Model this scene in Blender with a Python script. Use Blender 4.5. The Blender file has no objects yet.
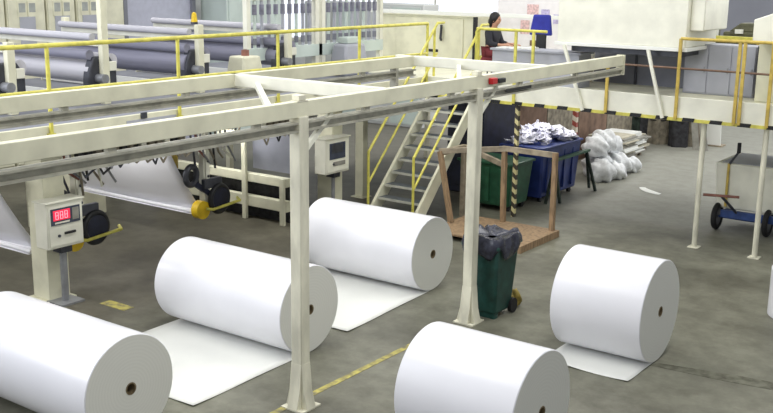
import bpy, bmesh, math, random
from mathutils import Vector, Matrix
random.seed(7)
sc = bpy.context.scene
col = sc.collection
V = Vector

# ------------------------------------------------------------------ materials
def lin(c):
    return tuple(((v/255)/12.92 if v/255 <= .04045 else ((v/255+.055)/1.055)**2.4) for v in c)

def mat(name, rgb, rough=.55, metal=0., var=.12, scale=6., bump=0., emis=0., spec=.4, stretch=None, rgb2=None):
    m = bpy.data.materials.new(name); m.use_nodes = True
    nt = m.node_tree; b = nt.nodes['Principled BSDF']
    c = lin(rgb); N = nt.nodes.new; L = nt.links.new
    tc = N('ShaderNodeTexCoord'); mp = N('ShaderNodeMapping')
    L(tc.outputs['Object'], mp.inputs['Vector'])
    if stretch: mp.inputs['Scale'].default_value = stretch
    no = N('ShaderNodeTexNoise'); no.inputs['Scale'].default_value = scale; no.inputs['Detail'].default_value = 6
    L(mp.outputs['Vector'], no.inputs['Vector'])
    r = N('ShaderNodeValToRGB'); L(no.outputs['Fac'], r.inputs['Fac'])
    e = r.color_ramp.elements
    c2 = lin(rgb2) if rgb2 else tuple(v*(1-var*2) for v in c)
    e[0].position = .32; e[0].color = (*c2, 1)
    e[1].position = .62; e[1].color = (*[min(1, v*(1+var*.25)) for v in c], 1)
    L(r.outputs['Color'], b.inputs['Base Color'])
    b.inputs['Roughness'].default_value = rough; b.inputs['Metallic'].default_value = metal
    b.inputs['Specular IOR Level'].default_value = spec
    if bump:
        bn = N('ShaderNodeBump'); bn.inputs['Strength'].default_value = bump; bn.inputs['Distance'].default_value = .02
        L(no.outputs['Fac'], bn.inputs['Height']); L(bn.outputs['Normal'], b.inputs['Normal'])
    if emis:
        b.inputs['Emission Color'].default_value = (*c, 1); b.inputs['Emission Strength'].default_value = emis
    return m

M = dict(
 cream=mat('cream paint', (222, 220, 196), .45, var=.08, scale=3),
 creamw=mat('off-white paint', (232, 231, 216), .45, var=.06, scale=3),
 post=mat('scuffed cream paint', (226, 223, 203), .45, var=.16, scale=5, stretch=(1, 1, .35)),
 railgrey=mat('grey hoist rail steel', (176, 174, 160), .4, var=.15, scale=8),
 yellow=mat('yellow safety paint', (214, 206, 98), .4, var=.12, scale=9),
 ochre=mat('worn yellow paint', (200, 174, 84), .45, var=.15, scale=9),
 black=mat('black plastic', (34, 35, 38), .5, var=.2),
 darkmetal=mat('dark grey metal', (72, 74, 82), .45, .3, var=.2),
 steel=mat('grey steel', (150, 152, 156), .35, .4, var=.12),
 paper=mat('white paper', (232, 232, 238), .26, var=.012, scale=2, spec=.5),
 sheet=mat('loose white paper', (232, 233, 228), .5, var=.015, scale=2),
 core=mat('brown cardboard', (128, 112, 84), .8, var=.2, scale=20),
 hole=mat('core bore shade', (48, 42, 34), .9),
 roller=mat('grey roller steel', (186, 185, 192), .5, .0, var=.1, scale=2, stretch=(.2, 4, 4)),
 rollerd=mat('dark blue grey roller', (134, 134, 150), .5, .0, var=.15, scale=2, stretch=(.2, 4, 4)),
 tread=mat('grey tread plate', (100, 106, 110), .5, .2, var=.18, scale=14, bump=.15),
 nosing=mat('worn tread edge', (208, 208, 196), .45, var=.12),
 green=mat('green plastic', (44, 92, 66), .45, var=.18, scale=5),
 bingreen=mat('dark green bin plastic', (32, 72, 66), .42, var=.25, scale=6),
 bag=mat('dark bin bag', (58, 60, 74), .25, var=.3, scale=9, bump=.5, rgb2=(30, 30, 42)),
 blue=mat('blue plastic', (44, 62, 128), .45, var=.15, scale=5),
 bluemetal=mat('blue painted steel', (50, 74, 128), .4, var=.18),
 wood=mat('raw timber', (158, 132, 102), .7, var=.2, scale=7, stretch=(3, 3, .6), bump=.1),
 woodgrey=mat('weathered timber', (160, 148, 128), .75, var=.2, scale=7, bump=.1),
 scrap=mat('crumpled paper scrap', (236, 236, 250), .7, var=.12, scale=12, bump=.3),
 sack=mat('pale sack plastic', (234, 236, 238), .5, var=.14, scale=9, bump=.4),
 card=mat('flattened card', (196, 190, 170), .8, var=.16, scale=6),
 cardgrey=mat('grey card', (150, 148, 140), .8, var=.16, scale=6),
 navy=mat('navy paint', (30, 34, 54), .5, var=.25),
 brown=mat('brown board', (120, 96, 80), .7, var=.2, scale=4),
 rust=mat('rust brown crate', (150, 104, 92), .7, var=.2, scale=6),
 red=mat('red plastic', (196, 36, 44), .4, var=.1),
 led=mat('red lit display', (236, 52, 84), .4, var=.02, emis=.5),
 digit=mat('lit display digits', (255, 176, 190), .4, var=.02, emis=.9),
 lcd=mat('dark grey screen', (70, 76, 92), .25, var=.15),
 panelgrey=mat('blue grey panel', (172, 174, 184), .5, var=.06, scale=2),
 paneldark=mat('slate grey panel', (128, 130, 140), .55, var=.1, scale=2),
 shutter=mat('pale grey shutter', (186, 188, 204), .5, var=.05),
 teal=mat('pale green grey cabinet paint', (200, 212, 206), .5, var=.06, scale=2),
 olive=mat('olive dark machine paint', (92, 92, 66), .55, var=.25, scale=7),
 darkgreen=mat('dark green grey cloth', (50, 62, 54), .8, var=.3, scale=9, bump=.3),
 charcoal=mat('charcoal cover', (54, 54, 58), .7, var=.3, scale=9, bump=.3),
 tan=mat('tan cover', (140, 132, 116), .75, var=.25, scale=7, bump=.2),
 skin=mat('skin', (198, 150, 124), .5, var=.05),
 hair=mat('black hair', (28, 26, 28), .6, var=.3, scale=30),
 shirt=mat('dark grey shirt', (46, 46, 54), .8, var=.15),
 trousers=mat('maroon trousers', (122, 50, 56), .8, var=.15),
 fabricblue=mat('royal blue fabric', (52, 58, 158), .8, var=.12),
 rubber=mat('black rubber', (30, 30, 32), .7, var=.2),
 yellowplastic=mat('yellow plastic', (226, 190, 36), .45, var=.1),
 sackyellow=mat('dull yellow bag', (150, 132, 62), .6, var=.3, scale=14, bump=.3),
 wall=mat('pale grey wall', (206, 208, 206), .7, var=.06, scale=.6),
 wallfar=mat('grey far wall', (150, 152, 162), .7, var=.08, scale=.5),
 notice=mat('white board', (236, 232, 234), .5, var=.03),
 pinkprint=mat('pink print', (230, 196, 196), .6, var=.2, scale=20),
 lilacprint=mat('lilac print', (196, 186, 222), .6, var=.2, scale=20),
 daylight=mat('daylit window glass', (236, 240, 250), .2, var=.02, emis=.9),
 lineyellow=mat('worn yellow floor paint', (176, 166, 88), .7, var=.3, scale=9, rgb2=(112, 107, 86)),
 groove=mat('dirt filled floor joint', (104, 104, 90), .7, var=.3, scale=7, rgb2=(62, 60, 46)),
 glassgrey=mat('grey viewing glass', (164, 168, 164), .15, var=.1),
)

def ring_mat():                                 # wound paper seen end on
    m = bpy.data.materials.new('wound paper edge'); m.use_nodes = True
    nt = m.node_tree; b = nt.nodes['Principled BSDF']; N = nt.nodes.new; L = nt.links.new
    tc = N('ShaderNodeTexCoord'); w = N('ShaderNodeTexWave'); w.wave_type = 'RINGS'; w.rings_direction = 'X'
    w.inputs['Scale'].default_value = 9; w.inputs['Distortion'].default_value = .6
    L(tc.outputs['Object'], w.inputs['Vector'])
    r = N('ShaderNodeValToRGB'); L(w.outputs['Fac'], r.inputs['Fac'])
    r.color_ramp.elements[0].color = (*lin((220, 220, 213)), 1); r.color_ramp.elements[1].color = (*lin((224, 224, 217)), 1)
    L(r.outputs['Color'], b.inputs['Base Color']); b.inputs['Roughness'].default_value = .7
    return m
M['ring'] = ring_mat()

def stripes_mat(name, a, b_, scale, axis):
    m = bpy.data.materials.new(name); m.use_nodes = True
    nt = m.node_tree; b = nt.nodes['Principled BSDF']; N = nt.nodes.new; L = nt.links.new
    tc = N('ShaderNodeTexCoord'); mp = N('ShaderNodeMapping'); mp.inputs['Rotation'].default_value = axis
    L(tc.outputs['Object'], mp.inputs['Vector'])
    w = N('ShaderNodeTexWave'); w.bands_direction = 'X'; w.inputs['Scale'].default_value = scale
    L(mp.outputs['Vector'], w.inputs['Vector'])
    r = N('ShaderNodeValToRGB'); r.color_ramp.interpolation = 'CONSTANT'; L(w.outputs['Fac'], r.inputs['Fac'])
    r.color_ramp.elements[0].color = (*lin(a), 1); r.color_ramp.elements[1].color = (*lin(b_), 1); r.color_ramp.elements[1].position = .5
    L(r.outputs['Color'], b.inputs['Base Color']); b.inputs['Roughness'].default_value = .5
    return m
M['hazard'] = stripes_mat('black and yellow tape', (62, 56, 46), (212, 202, 150), 2.2, (0, math.radians(50), 0))
M['redwhite'] = stripes_mat('red and white tape', (150, 76, 66), (206, 198, 180), 1.6, (0, math.radians(60), 0))

def floor_mat():
    m = bpy.data.materials.new('worn concrete'); m.use_nodes = True
    nt = m.node_tree; b = nt.nodes['Principled BSDF']; N = nt.nodes.new; L = nt.links.new
    g = N('ShaderNodeNewGeometry')
    n1 = N('ShaderNodeTexNoise'); n1.inputs['Scale'].default_value = .55; n1.inputs['Detail'].default_value = 8; n1.inputs['Roughness'].default_value = .62
    n2 = N('ShaderNodeTexNoise'); n2.inputs['Scale'].default_value = 3.2; n2.inputs['Detail'].default_value = 8; n2.inputs['Roughness'].default_value = .7
    for n in (n1, n2): L(g.outputs['Position'], n.inputs['Vector'])
    r1 = N('ShaderNodeValToRGB'); L(n1.outputs['Fac'], r1.inputs['Fac'])
    r1.color_ramp.elements[0].position = .34; r1.color_ramp.elements[0].color = (*lin((94, 93, 81)), 1)
    r1.color_ramp.elements[1].position = .66; r1.color_ramp.elements[1].color = (*lin((134, 134, 119)), 1)
    r2 = N('ShaderNodeValToRGB'); L(n2.outputs['Fac'], r2.inputs['Fac'])
    r2.color_ramp.elements[0].position = .36; r2.color_ramp.elements[0].color = (.62, .60, .58, 1)
    r2.color_ramp.elements[1].position = .6; r2.color_ramp.elements[1].color = (1, 1, 1, 1)
    mx = N('ShaderNodeMix'); mx.data_type = 'RGBA'; mx.blend_type = 'MULTIPLY'; mx.inputs[0].default_value = .8
    L(r1.outputs['Color'], mx.inputs[6]); L(r2.outputs['Color'], mx.inputs[7])
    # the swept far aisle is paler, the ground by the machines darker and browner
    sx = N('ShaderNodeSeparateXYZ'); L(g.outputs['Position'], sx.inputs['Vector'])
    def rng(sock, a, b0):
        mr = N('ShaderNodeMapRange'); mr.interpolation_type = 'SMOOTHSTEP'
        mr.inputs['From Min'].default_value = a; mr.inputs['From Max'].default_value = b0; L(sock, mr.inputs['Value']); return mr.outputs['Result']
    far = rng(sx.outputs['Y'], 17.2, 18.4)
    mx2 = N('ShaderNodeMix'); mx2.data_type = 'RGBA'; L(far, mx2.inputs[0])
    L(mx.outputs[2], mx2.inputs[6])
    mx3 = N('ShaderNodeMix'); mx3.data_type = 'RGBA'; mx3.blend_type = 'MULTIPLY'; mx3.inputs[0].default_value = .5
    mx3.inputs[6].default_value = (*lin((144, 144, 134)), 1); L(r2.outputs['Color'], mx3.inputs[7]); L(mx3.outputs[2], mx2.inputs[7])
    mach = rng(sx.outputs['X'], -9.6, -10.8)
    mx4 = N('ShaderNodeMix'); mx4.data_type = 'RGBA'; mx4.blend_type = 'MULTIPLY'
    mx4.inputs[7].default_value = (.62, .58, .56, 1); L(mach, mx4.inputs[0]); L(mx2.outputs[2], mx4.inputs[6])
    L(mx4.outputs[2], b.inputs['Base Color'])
    b.inputs['Roughness'].default_value = .5; b.inputs['Specular IOR Level'].default_value = .35
    bn = N('ShaderNodeBump'); bn.inputs['Strength'].default_value = .12; L(n2.outputs['Fac'], bn.inputs['Height']); L(bn.outputs['Normal'], b.inputs['Normal'])
    return m
M['floor'] = floor_mat()

# ------------------------------------------------------------------ building
ORG = {}
class MB:
    def __init__(s): s.bm = bmesh.new()
    def _add(s, verts, faces, mi=0):
        vs = [s.bm.verts.new(v) for v in verts]
        for f in faces:
            try:
                fc = s.bm.faces.new([vs[i] for i in f]); fc.material_index = mi
            except ValueError: pass
        return s
    def box(s, x0, x1, y0, y1, z0, z1, mi=0):
        v = [(x, y, z) for x in (x0, x1) for y in (y0, y1) for z in (z0, z1)]
        return s._add(v, [(0,1,3,2),(4,6,7,5),(0,4,5,1),(2,3,7,6),(0,2,6,4),(1,5,7,3)], mi)
    def taper(s, lo, hi, z0, z1):               # lo, hi = (x0,x1,y0,y1)
        v = [(lo[0],lo[2],z0),(lo[1],lo[2],z0),(lo[1],lo[3],z0),(lo[0],lo[3],z0),(hi[0],hi[2],z1),(hi[1],hi[2],z1),(hi[1],hi[3],z1),(hi[0],hi[3],z1)]
        return s._add(v, [(3,2,1,0),(4,5,6,7),(0,1,5,4),(1,2,6,5),(2,3,7,6),(3,0,4,7)])
    def frame(s, p, q):
        d = (q-p).normalized(); u = V((0,0,1)) if abs(d.z) < .95 else V((0,1,0))
        a = d.cross(u).normalized(); return d, a, a.cross(d).normalized()
    def bar(s, p, q, w, h=None):
        p, q = V(p), V(q); h = h or w; d, a, b = s.frame(p, q)
        v = [c + a*i*w/2 + b*j*h/2 for c in (p, q) for i, j in ((-1,-1),(1,-1),(1,1),(-1,1))]
        return s._add(v, [(3,2,1,0),(4,5,6,7),(0,1,5,4),(1,2,6,5),(2,3,7,6),(3,0,4,7)])
    def tube(s, p, q, r, n=12, r2=None):
        p, q = V(p), V(q); d, a, b = s.frame(p, q); r2 = r if r2 is None else r2
        v = [c + (a*math.cos(2*math.pi*i/n)+b*math.sin(2*math.pi*i/n))*rr for c, rr in ((p, r), (q, r2)) for i in range(n)]
        return s._add(v, [tuple(range(n))[::-1], tuple(range(n, 2*n))] + [(i, (i+1) % n, n+(i+1) % n, n+i) for i in range(n)])
    def path(s, pts, r, n=10):
        for a, b in zip(pts, pts[1:]): s.tube(a, b, r, n)
        for p in pts[1:-1]: s.ball(p, r, 8, 6)
        return s
    def ball(s, c, r, nu=14, nv=10, sc_=(1,1,1)):
        c = V(c); vs = []
        for j in range(nv+1):
            t = math.pi*j/nv
            for i in range(nu):
                f = 2*math.pi*i/nu
                vs.append(c + V((math.sin(t)*math.cos(f)*sc_[0], math.sin(t)*math.sin(f)*sc_[1], math.cos(t)*sc_[2]))*r)
        return s._add(vs, [(j*nu+i, (j+1)*nu+i, (j+1)*nu+(i+1) % nu, j*nu+(i+1) % nu) for j in range(nv) for i in range(nu)])
    def ring(s, c, axis, R, r, n=28, k=10):     # torus
        c, ax = V(c), V(axis).normalized(); d, a, b = s.frame(c, c+ax); vs = []
        for i in range(n):
            f = 2*math.pi*i/n; e = a*math.cos(f)+b*math.sin(f)
            for j in range(k):
                t = 2*math.pi*j/k; vs.append(c + e*(R+r*math.cos(t)) + ax*r*math.sin(t))
        return s._add(vs, [(i*k+j, ((i+1) % n)*k+j, ((i+1) % n)*k+(j+1) % k, i*k+(j+1) % k) for i in range(n) for j in range(k)])
    def lathe_x(s, c, prof, n=72, mis=None):    # closed profile of (x, r) turned about the x axis
        c = V(c); m = len(prof)
        vs = [c + V((x, r*math.cos(2*math.pi*i/n), r*math.sin(2*math.pi*i/n))) for x, r in prof for i in range(n)]
        base = [s.bm.verts.new(v) for v in vs]
        for k in range(m):
            k2 = (k+1) % m
            for i in range(n):
                f = s.bm.faces.new([base[k*n+i], base[k*n+(i+1) % n], base[k2*n+(i+1) % n], base[k2*n+i]])
                f.material_index = mis[k] if mis else 0
        return s
    def prism(s, poly, axis, a, b):             # polygon in the plane across 'axis'
        def P(u, w, t): return {'x': (t,u,w), 'y': (u,t,w), 'z': (u,w,t)}[axis]
        n = len(poly); v = [P(u, w, t) for t in (a, b) for u, w in poly]
        return s._add(v, [tuple(range(n)), tuple(range(n, 2*n))[::-1]] + [(i, n+i, n+(i+1) % n, (i+1) % n) for i in range(n)])
    def grid(s, fn, nu, nv):
        vs = [fn(i/nu, j/nv) for i in range(nu+1) for j in range(nv+1)]; w = nv+1
        return s._add(vs, [(i*w+j, (i+1)*w+j, (i+1)*w+j+1, i*w+j+1) for i in range(nu) for j in range(nv)])
    def build(s, name, m, parent=None, bev=0., smooth=True, angle=35, solid=0., sub=0):
        bm = s.bm
        bmesh.ops.recalc_face_normals(bm, faces=bm.faces)
        if parent is None:
            xs = [v.co for v in bm.verts]
            o = V(((min(v.x for v in xs)+max(v.x for v in xs))/2, (min(v.y for v in xs)+max(v.y for v in xs))/2, min(v.z for v in xs)))
        else: o = ORG[parent.name]
        bmesh.ops.translate(bm, verts=bm.verts, vec=-o)
        me = bpy.data.meshes.new(name); bm.to_mesh(me); bm.free()
        for mm in (m if isinstance(m, (list, tuple)) else [m]): me.materials.append(M[mm])
        if smooth:
            for p in me.polygons: p.use_smooth = True
            me.set_sharp_from_angle(angle=math.radians(angle))
        ob = bpy.data.objects.new(name, me); col.objects.link(ob)
        if parent is None: ob.location = o
        else: ob.parent = parent
        ORG[ob.name] = o
        if solid:
            md = ob.modifiers.new('thickness', 'SOLIDIFY'); md.thickness = solid; md.offset = 0
        if sub: ob.modifiers.new('smooth', 'SUBSURF').levels = sub; ob.modifiers['smooth'].render_levels = sub
        if bev:
            md = ob.modifiers.new('edge', 'BEVEL'); md.width = bev; md.segments = 2; md.limit_method = 'ANGLE'
        return ob

def tag(o, label, cat, group=None, kind=None):
    o['label'] = label; o['category'] = cat
    if group: o['group'] = group
    if kind: o['kind'] = kind
    return o
def thing(name, loc, label, cat, group=None):
    o = bpy.data.objects.new(name, None); col.objects.link(o); o.location = loc; o.empty_display_size = .2
    ORG[o.name] = V(loc); return tag(o, label, cat, group)
def struct(o): o['kind'] = 'structure'; return o
def lab(o, t): o['label'] = t; return o

# ------------------------------------------------------------------ the setting
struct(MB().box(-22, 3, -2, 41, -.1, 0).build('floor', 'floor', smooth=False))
struct(MB().box(-22.2, -22, -2, 41, -.1, 7).build('wall_left', 'wall', smooth=False))
struct(MB().box(-22.2, 3, 41, 41.2, -.1, 7).build('wall_back', 'wallfar', smooth=False))
def line(name, x0, x1, y0, y1): return struct(MB().box(x0, x1, y0, y1, .0, .004).build(name, 'lineyellow', smooth=False))
line('trim_1', -6.70, -6.62, 7.2, 10.2)
line('trim_2', -10.95, -10.45, 8.42, 8.6)
struct(MB().prism([(-4.05, 10.95), (-3.2, 11.02), (-2.0, 11.2), (-2.0, 11.42), (-3.1, 11.28), (-4.0, 11.08)], 'z', 0, .003).build('trim_3', 'groove', smooth=False))
w = struct(MB().box(-22, -21.93, 23.2, 38.5, 2.3, 2.4).box(-22, -21.93, 23.2, 38.5, 5.6, 5.7).box(-22, -21.93, 23.2, 23.3, 2.4, 5.6).box(-22, -21.93, 38.4, 38.5, 2.4, 5.6).box(-22, -21.93, 28.3, 28.4, 2.4, 5.6).box(-22, -21.93, 33.3, 33.4, 2.4, 5.6).build('window_1', 'creamw', smooth=False))
MB().box(-21.985, -21.96, 23.3, 38.4, 2.4, 5.6).build('pane', 'daylight', w, smooth=False)

# ------------------------------------------------------------------ paper rolls
def paper_roll(xr, y0, r, L, label, y_end=None, lift=.0, skew=0.):
    t = thing('paper_roll', (xr-L/2, y0, 0), label, 'paper roll', None)
    c = (xr-L/2, y0, r+.006); h = L/2; ch = .008; rc = .062
    b = MB().lathe_x(c, [(-h, rc), (-h, r-ch), (-h+ch, r), (h-ch, r), (h, r-ch), (h, rc)], 96, [1, 0, 0, 0, 1, 1])
    body = b.build('paper_body', ['paper', 'ring'], None)     # own origin first so that rings centre on the axis
    body.data.transform(Matrix.Translation(-V((0, 0, r))))
    body.parent = t; body.location = (0, 0, r+.006); ORG[body.name] = V((xr-L/2, y0, 0))
    # the lathe's own base is at z = .006, so the shifted mesh now sits about the axis
    k = MB().lathe_x(c, [(-h-.004, .05), (-h-.004, .063), (h+.004, .063), (h+.004, .05)], 32).build('core', 'core', t)
    MB().tube((xr-L+.03, y0, r+.006), (xr-.10, y0, r+.006), .051, 24).build('bore_shade_plug', 'hole', t)  # dark plug paints the shade inside the hollow core
    if y_end is not None:
        def fn(u, v):
            y = y0 + .06 + (y_end - y0 - .06)*u
            z = .004 + lift*(u**3)*(.5+.5*math.sin(v*5+1)) + .006*u*(1+math.sin(u*9+v*4))
            return (xr-L+.015 + (L-.03)*v + skew*u, y, z)
        MB().grid(fn, 24, 16).build('loose_sheet', 'sheet', t, solid=.003)
    return t
paper_roll(-7.32, 5.94, .54, 2.15, 'long white paper roll at the lower left, cut by the left edge')
paper_roll(-7.48, 8.80, .54, 2.15, 'long white paper roll behind the nearer gantry post, on its sheet', 6.84, .02, .06)
paper_roll(-7.68, 11.77, .54, 2.07, 'long white paper roll in front of the stairs, on its sheet', 9.62, .02, .14)
paper_roll(-3.86, 7.80, .585, 1.25, 'short fat white paper roll at the bottom centre, in the foreground')
paper_roll(-4.03, 11.13, .62, 1.14, 'short white paper roll on the right with a strip of sheet at its foot', 10.30, .02, .0)
t = thing('paper_roll', (-3.02, 13.95, 0), 'upright white paper roll cut by the right picture edge', 'paper roll')
MB().tube((-3.02, 13.95, 0), (-3.02, 13.95, .66), .5, 64).build('paper_body', 'paper', t, bev=.01)
MB().tube((-3.02, 13.95, .655), (-3.02, 13.95, .665), .06, 24).build('core', 'core', t)

# ------------------------------------------------------------------ gantry in front
XF, XR, ZB = -6.55, -8.9, 3.09
g = thing('hoist_gantry', (XF, 7.55, 0), 'cream hoist gantry on two posts across the foreground', 'gantry')
for y in (7.55, 10.94):
    p = MB().box(XF-.07, XF+.07, y-.07, y+.07, .02, 3.10).build('post', 'post', g, bev=.01)
    f = MB()
    for sx, sy in ((1,0),(-1,0),(0,1),(0,-1)):
        q = [(.068, .012), (.148, .012), (.10, .2), (.072, .5), (.068, .5)]
        if sx: f.prism([(XF+sx*a, z) for a, z in q], 'y', y-.068, y+.068)
        else: f.prism([(y+sy*a, z) for a, z in q], 'x', XF-.068, XF+.068)
    f.build('foot_flare', 'post', p, bev=.006)
    MB().box(XF-.15, XF+.15, y-.15, y+.15, 0, .018).build('base_plate', 'post', p)
    yc = y+1.5 if y < 9 else y+2.0
    MB().box(XR-.05 if y < 9 else XR-.3, XF-.05, yc-.05, yc+.05, 3.10, 3.25).build('cross_beam', 'creamw', g, bev=.008)
    MB().bar((XF-(1.95 if y < 9 else 1.5), yc-.02, 3.14), (XF-.04, y-.35, 3.14), .06).build('brace', 'creamw', g)
    MB().box(XF-.05, XF+.05, y-.05, y+.05, 3.255, 3.31).build('post_stub', 'post', p, bev=.006)
    MB().bar((XF, y+.5, 3.08), (XF, y+.05, 2.72), .05).build('brace', 'creamw', g)
    MB().box(XF-.05, XF+.05, y-.08, y+.08, 3.24, 3.255).build('top_plate', 'post', p)
def runway(x, y0, y1):
    b = MB()                                     # channel beam: web and two flanges
    b.box(x-.05, x+.05, y0, y1, ZB, ZB+.16)
    o = b.build('runway_beam', 'cream', g, bev=.006)
    r = MB().box(x-.055, x+.055, y0, y1, 2.945, 2.965).box(x-.055, x+.055, y0, y1, 3.025, 3.045).box(x-.01, x+.01, y0, y1, 2.965, 3.025)
    r.build('hoist_rail', 'railgrey', g)
    y = y0+.6
    while y < y1:
        MB().box(x-.03, x+.03, y-.04, y+.04, 3.04, ZB+.002).build('rail_hanger', 'railgrey', g); y += 1.71
runway(XF, 1.2, 15.4); runway(XR, 2.5, 12.95)
MB().box(XF-.07, XF+.07, 15.39, 15.42, 2.94, 3.26).build('end_plate', 'cream', g)
MB().box(XR-.06, XR+.06, 12.42, 12.48, 2.75, 3.09).build('end_plate', 'railgrey', g)
# hoist power feed along the rail
t = thing('hoist_trolley', (XF, 11.35, 2.90), 'red and black hoist control hung from the gantry rail', 'hoist')
MB().box(XF+.055, XF+.12, 11.14, 11.27, 3.13, 3.21).build('red_housing', 'red', t, bev=.01)
MB().box(XF+.055, XF+.10, 11.34, 11.52, 3.13, 3.19).build('motor', 'black', t, bev=.01)
MB().box(XF+.05, XF+.058, 11.6, 12.3, 2.99, 3.03).build('slot_strip', 'black', t)  # black strip stands in for dark slots

# ------------------------------------------------------------------ walkway and mezzanine platform
ZD = 2.5
wk = thing('machine_walkway', (-11.6, 10, 2.14), 'cream raised walkway alongside the coating machine', 'walkway')
MB().box(-16.3, -11.0, 3.0, 16.48, ZD-.05, ZD).build('deck', 'paneldark', wk)
for y in (5.5, 8.8, 12.9, 16.2):
    MB().box(-16.2, -16.08, y-.06, y+.06, 0, ZD-.05).build('rear_leg', 'cream', wk)
MB().box(-11.04, -10.98, 3.0, 16.46, 2.14, 2.53).build('fascia', 'cream', wk, bev=.006)
MB().box(-16.3, -16.24, 3.0, 16.46, 2.14, ZD-.05).build('rear_beam', 'cream', wk)
MB().box(-10.979, -10.972, 9.05, 9.95, 2.30, 2.46).build('label_plate', 'panelgrey', wk)
for y in (9.35, 13.1): MB().box(-10.98, -10.955, y-.05, y+.05, 2.47, 2.55).build('bracket', 'darkmetal', wk)
rl = thing('guard_railing', (-11.0, 10, ZD), 'yellow guard railing along the machine walkway', 'railing')
for y in (5.7, 7.82, 10.0, 12.12, 14.25, 16.4):
    p = MB().tube((-10.95, y, 2.33), (-10.95, y, 3.55), .027).build('railing_post', 'yellow', rl)
    MB().box(-10.98, -10.93, y-.05, y+.05, 2.30, 2.44).build('clamp', 'yellow', p)
MB().tube((-10.95, 3.2, 3.55), (-10.95, 16.4, 3.55), .03).build('handrail', 'yellow', rl)
MB().tube((-10.95, 3.2, 2.98), (-10.95, 16.4, 2.98), .025).build('midrail', 'yellow', rl)

pf = thing('mezzanine_platform', (-6.5, 18.5, 0), 'cream mezzanine platform with black and yellow striped lower edge', 'platform')
MB().box(-14.6, -2.2, 16.5, 20.9, ZD-.06, ZD).build('deck', 'cream', pf)
MB().box(-10.98, -2.2, 16.44, 16.5, 2.14, 2.54).build('fascia', 'creamw', pf, bev=.006)
MB().box(-14.6, -2.2, 20.84, 20.9, 2.14, ZD-.06).build('rear_beam', 'cream', pf)
e = MB(); e.box(-10.98, -2.2, 16.425, 16.438, 2.14, 2.195); e.build('yellow_edge', 'yellow', pf)
x = -10.9
while x < -2.4:
    MB().prism([(x, 2.142), (x+.20, 2.142), (x+.22, 2.205), (x+.02, 2.205)], 'y', 16.415, 16.424).build('hazard_stripe', 'black', pf); x += .46
for x, y, m, nm in ((-5.5, 16.56, 'post', 'white support post under the platform, left of the blue trolley'), (-4.48, 16.53, 'post', 'white support post under the platform, before the blue trolley')):
    p = lab(MB().tube((x, y, .015), (x, y, ZD-.06), .045, 16).build('support_post', m, pf), nm)
    MB().box(x-.09, x+.09, y-.09, y+.09, 0, .015).build('base_plate', m, p)
p = lab(MB().box(-9.035, -8.965, 16.52, 16.59, 0, ZD-.06).build('support_post', 'hazard', pf), 'black and yellow striped support post')
p = lab(MB().box(-9.87, -9.77, 20.72, 20.82, 0, ZD-.06).build('support_post', 'redwhite', pf), 'red and white striped support post')
for x in (-13.8, -2.5): MB().box(x-.05, x+.05, 20.7, 20.8, 0, ZD-.06).build('support_post', 'post', pf)
pr = thing('guard_railing', (-6, 16.45, 2.2), 'yellow guard railing along the front of the mezzanine platform', 'railing')
for x in (-9.02, -8.66, -7.20, -5.95, -4.98, -4.90, -4.46):
    z1 = 3.1 if x == -7.20 else 3.5
    MB().box(x-.025, x+.025, 16.39, 16.425, 2.17 if x != -8.66 else ZD+.05, z1).build('railing_post', 'ochre' if x > -8 else 'yellow', pr)
for a, b in ((-9.85, -8.40), (-5.95, -2.3)):
    MB().tube((a, 16.41, 3.5), (b, 16.41, 3.5), .026).build('handrail', 'yellow' if a < -9 else 'ochre', pr)
MB().tube((-7.2, 16.41, 3.02), (-2.3, 16.41, 3.0), .018).build('midrail', 'brown', pr)
MB().path([(-9.85, 16.41, 2.55), (-9.85, 16.41, 3.44), (-9.79, 16.41, 3.5)], .028).build('end_post', 'yellow', pr)

# ------------------------------------------------------------------ stairs
st = thing('staircase', (-10.4, 15.4, 0), 'steep grey steel staircase with yellow handrails up to the platform', 'staircase')
rise, run = .214, .2035
def ty(i): return 16.45-(10.3-i)*run
for i in range(1, 11):
    z = rise*i; y = ty(i)
    tr = MB().box(-10.87, -9.95, y, y+.25, z-.035, z).build('tread', 'tread', st)
    MB().box(-10.87, -9.95, y-.012, y, z-.04, z+.002).build('nosing', 'nosing', tr)
for x in (-10.93, -9.93):
    MB().prism([(14.40, .0), (14.72, .0), (16.41, 1.80), (16.41, 2.14), (14.40, .06)], 'x', x-.028, x+.028).build('stringer', 'cream', st, bev=.006)
for x in (-10.93, -9.93):
    n = MB().tube((x, 14.52, .1), (x, 14.52, 1.3), .025).build('newel_post', 'yellow', st)
    MB().path([(x, 14.52, 1.3), (x, 16.72, 3.55), (x, 16.95, 3.55)], .025).build('handrail', 'yellow', st)
    MB().path([(x, 14.52, .72), (x, 16.72, 2.97)], .022).build('midrail', 'yellow', st)
    MB().path([(x, 16.62, ZD), (x, 16.62, 3.44)], .025).build('newel_post', 'yellow', st)

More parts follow.
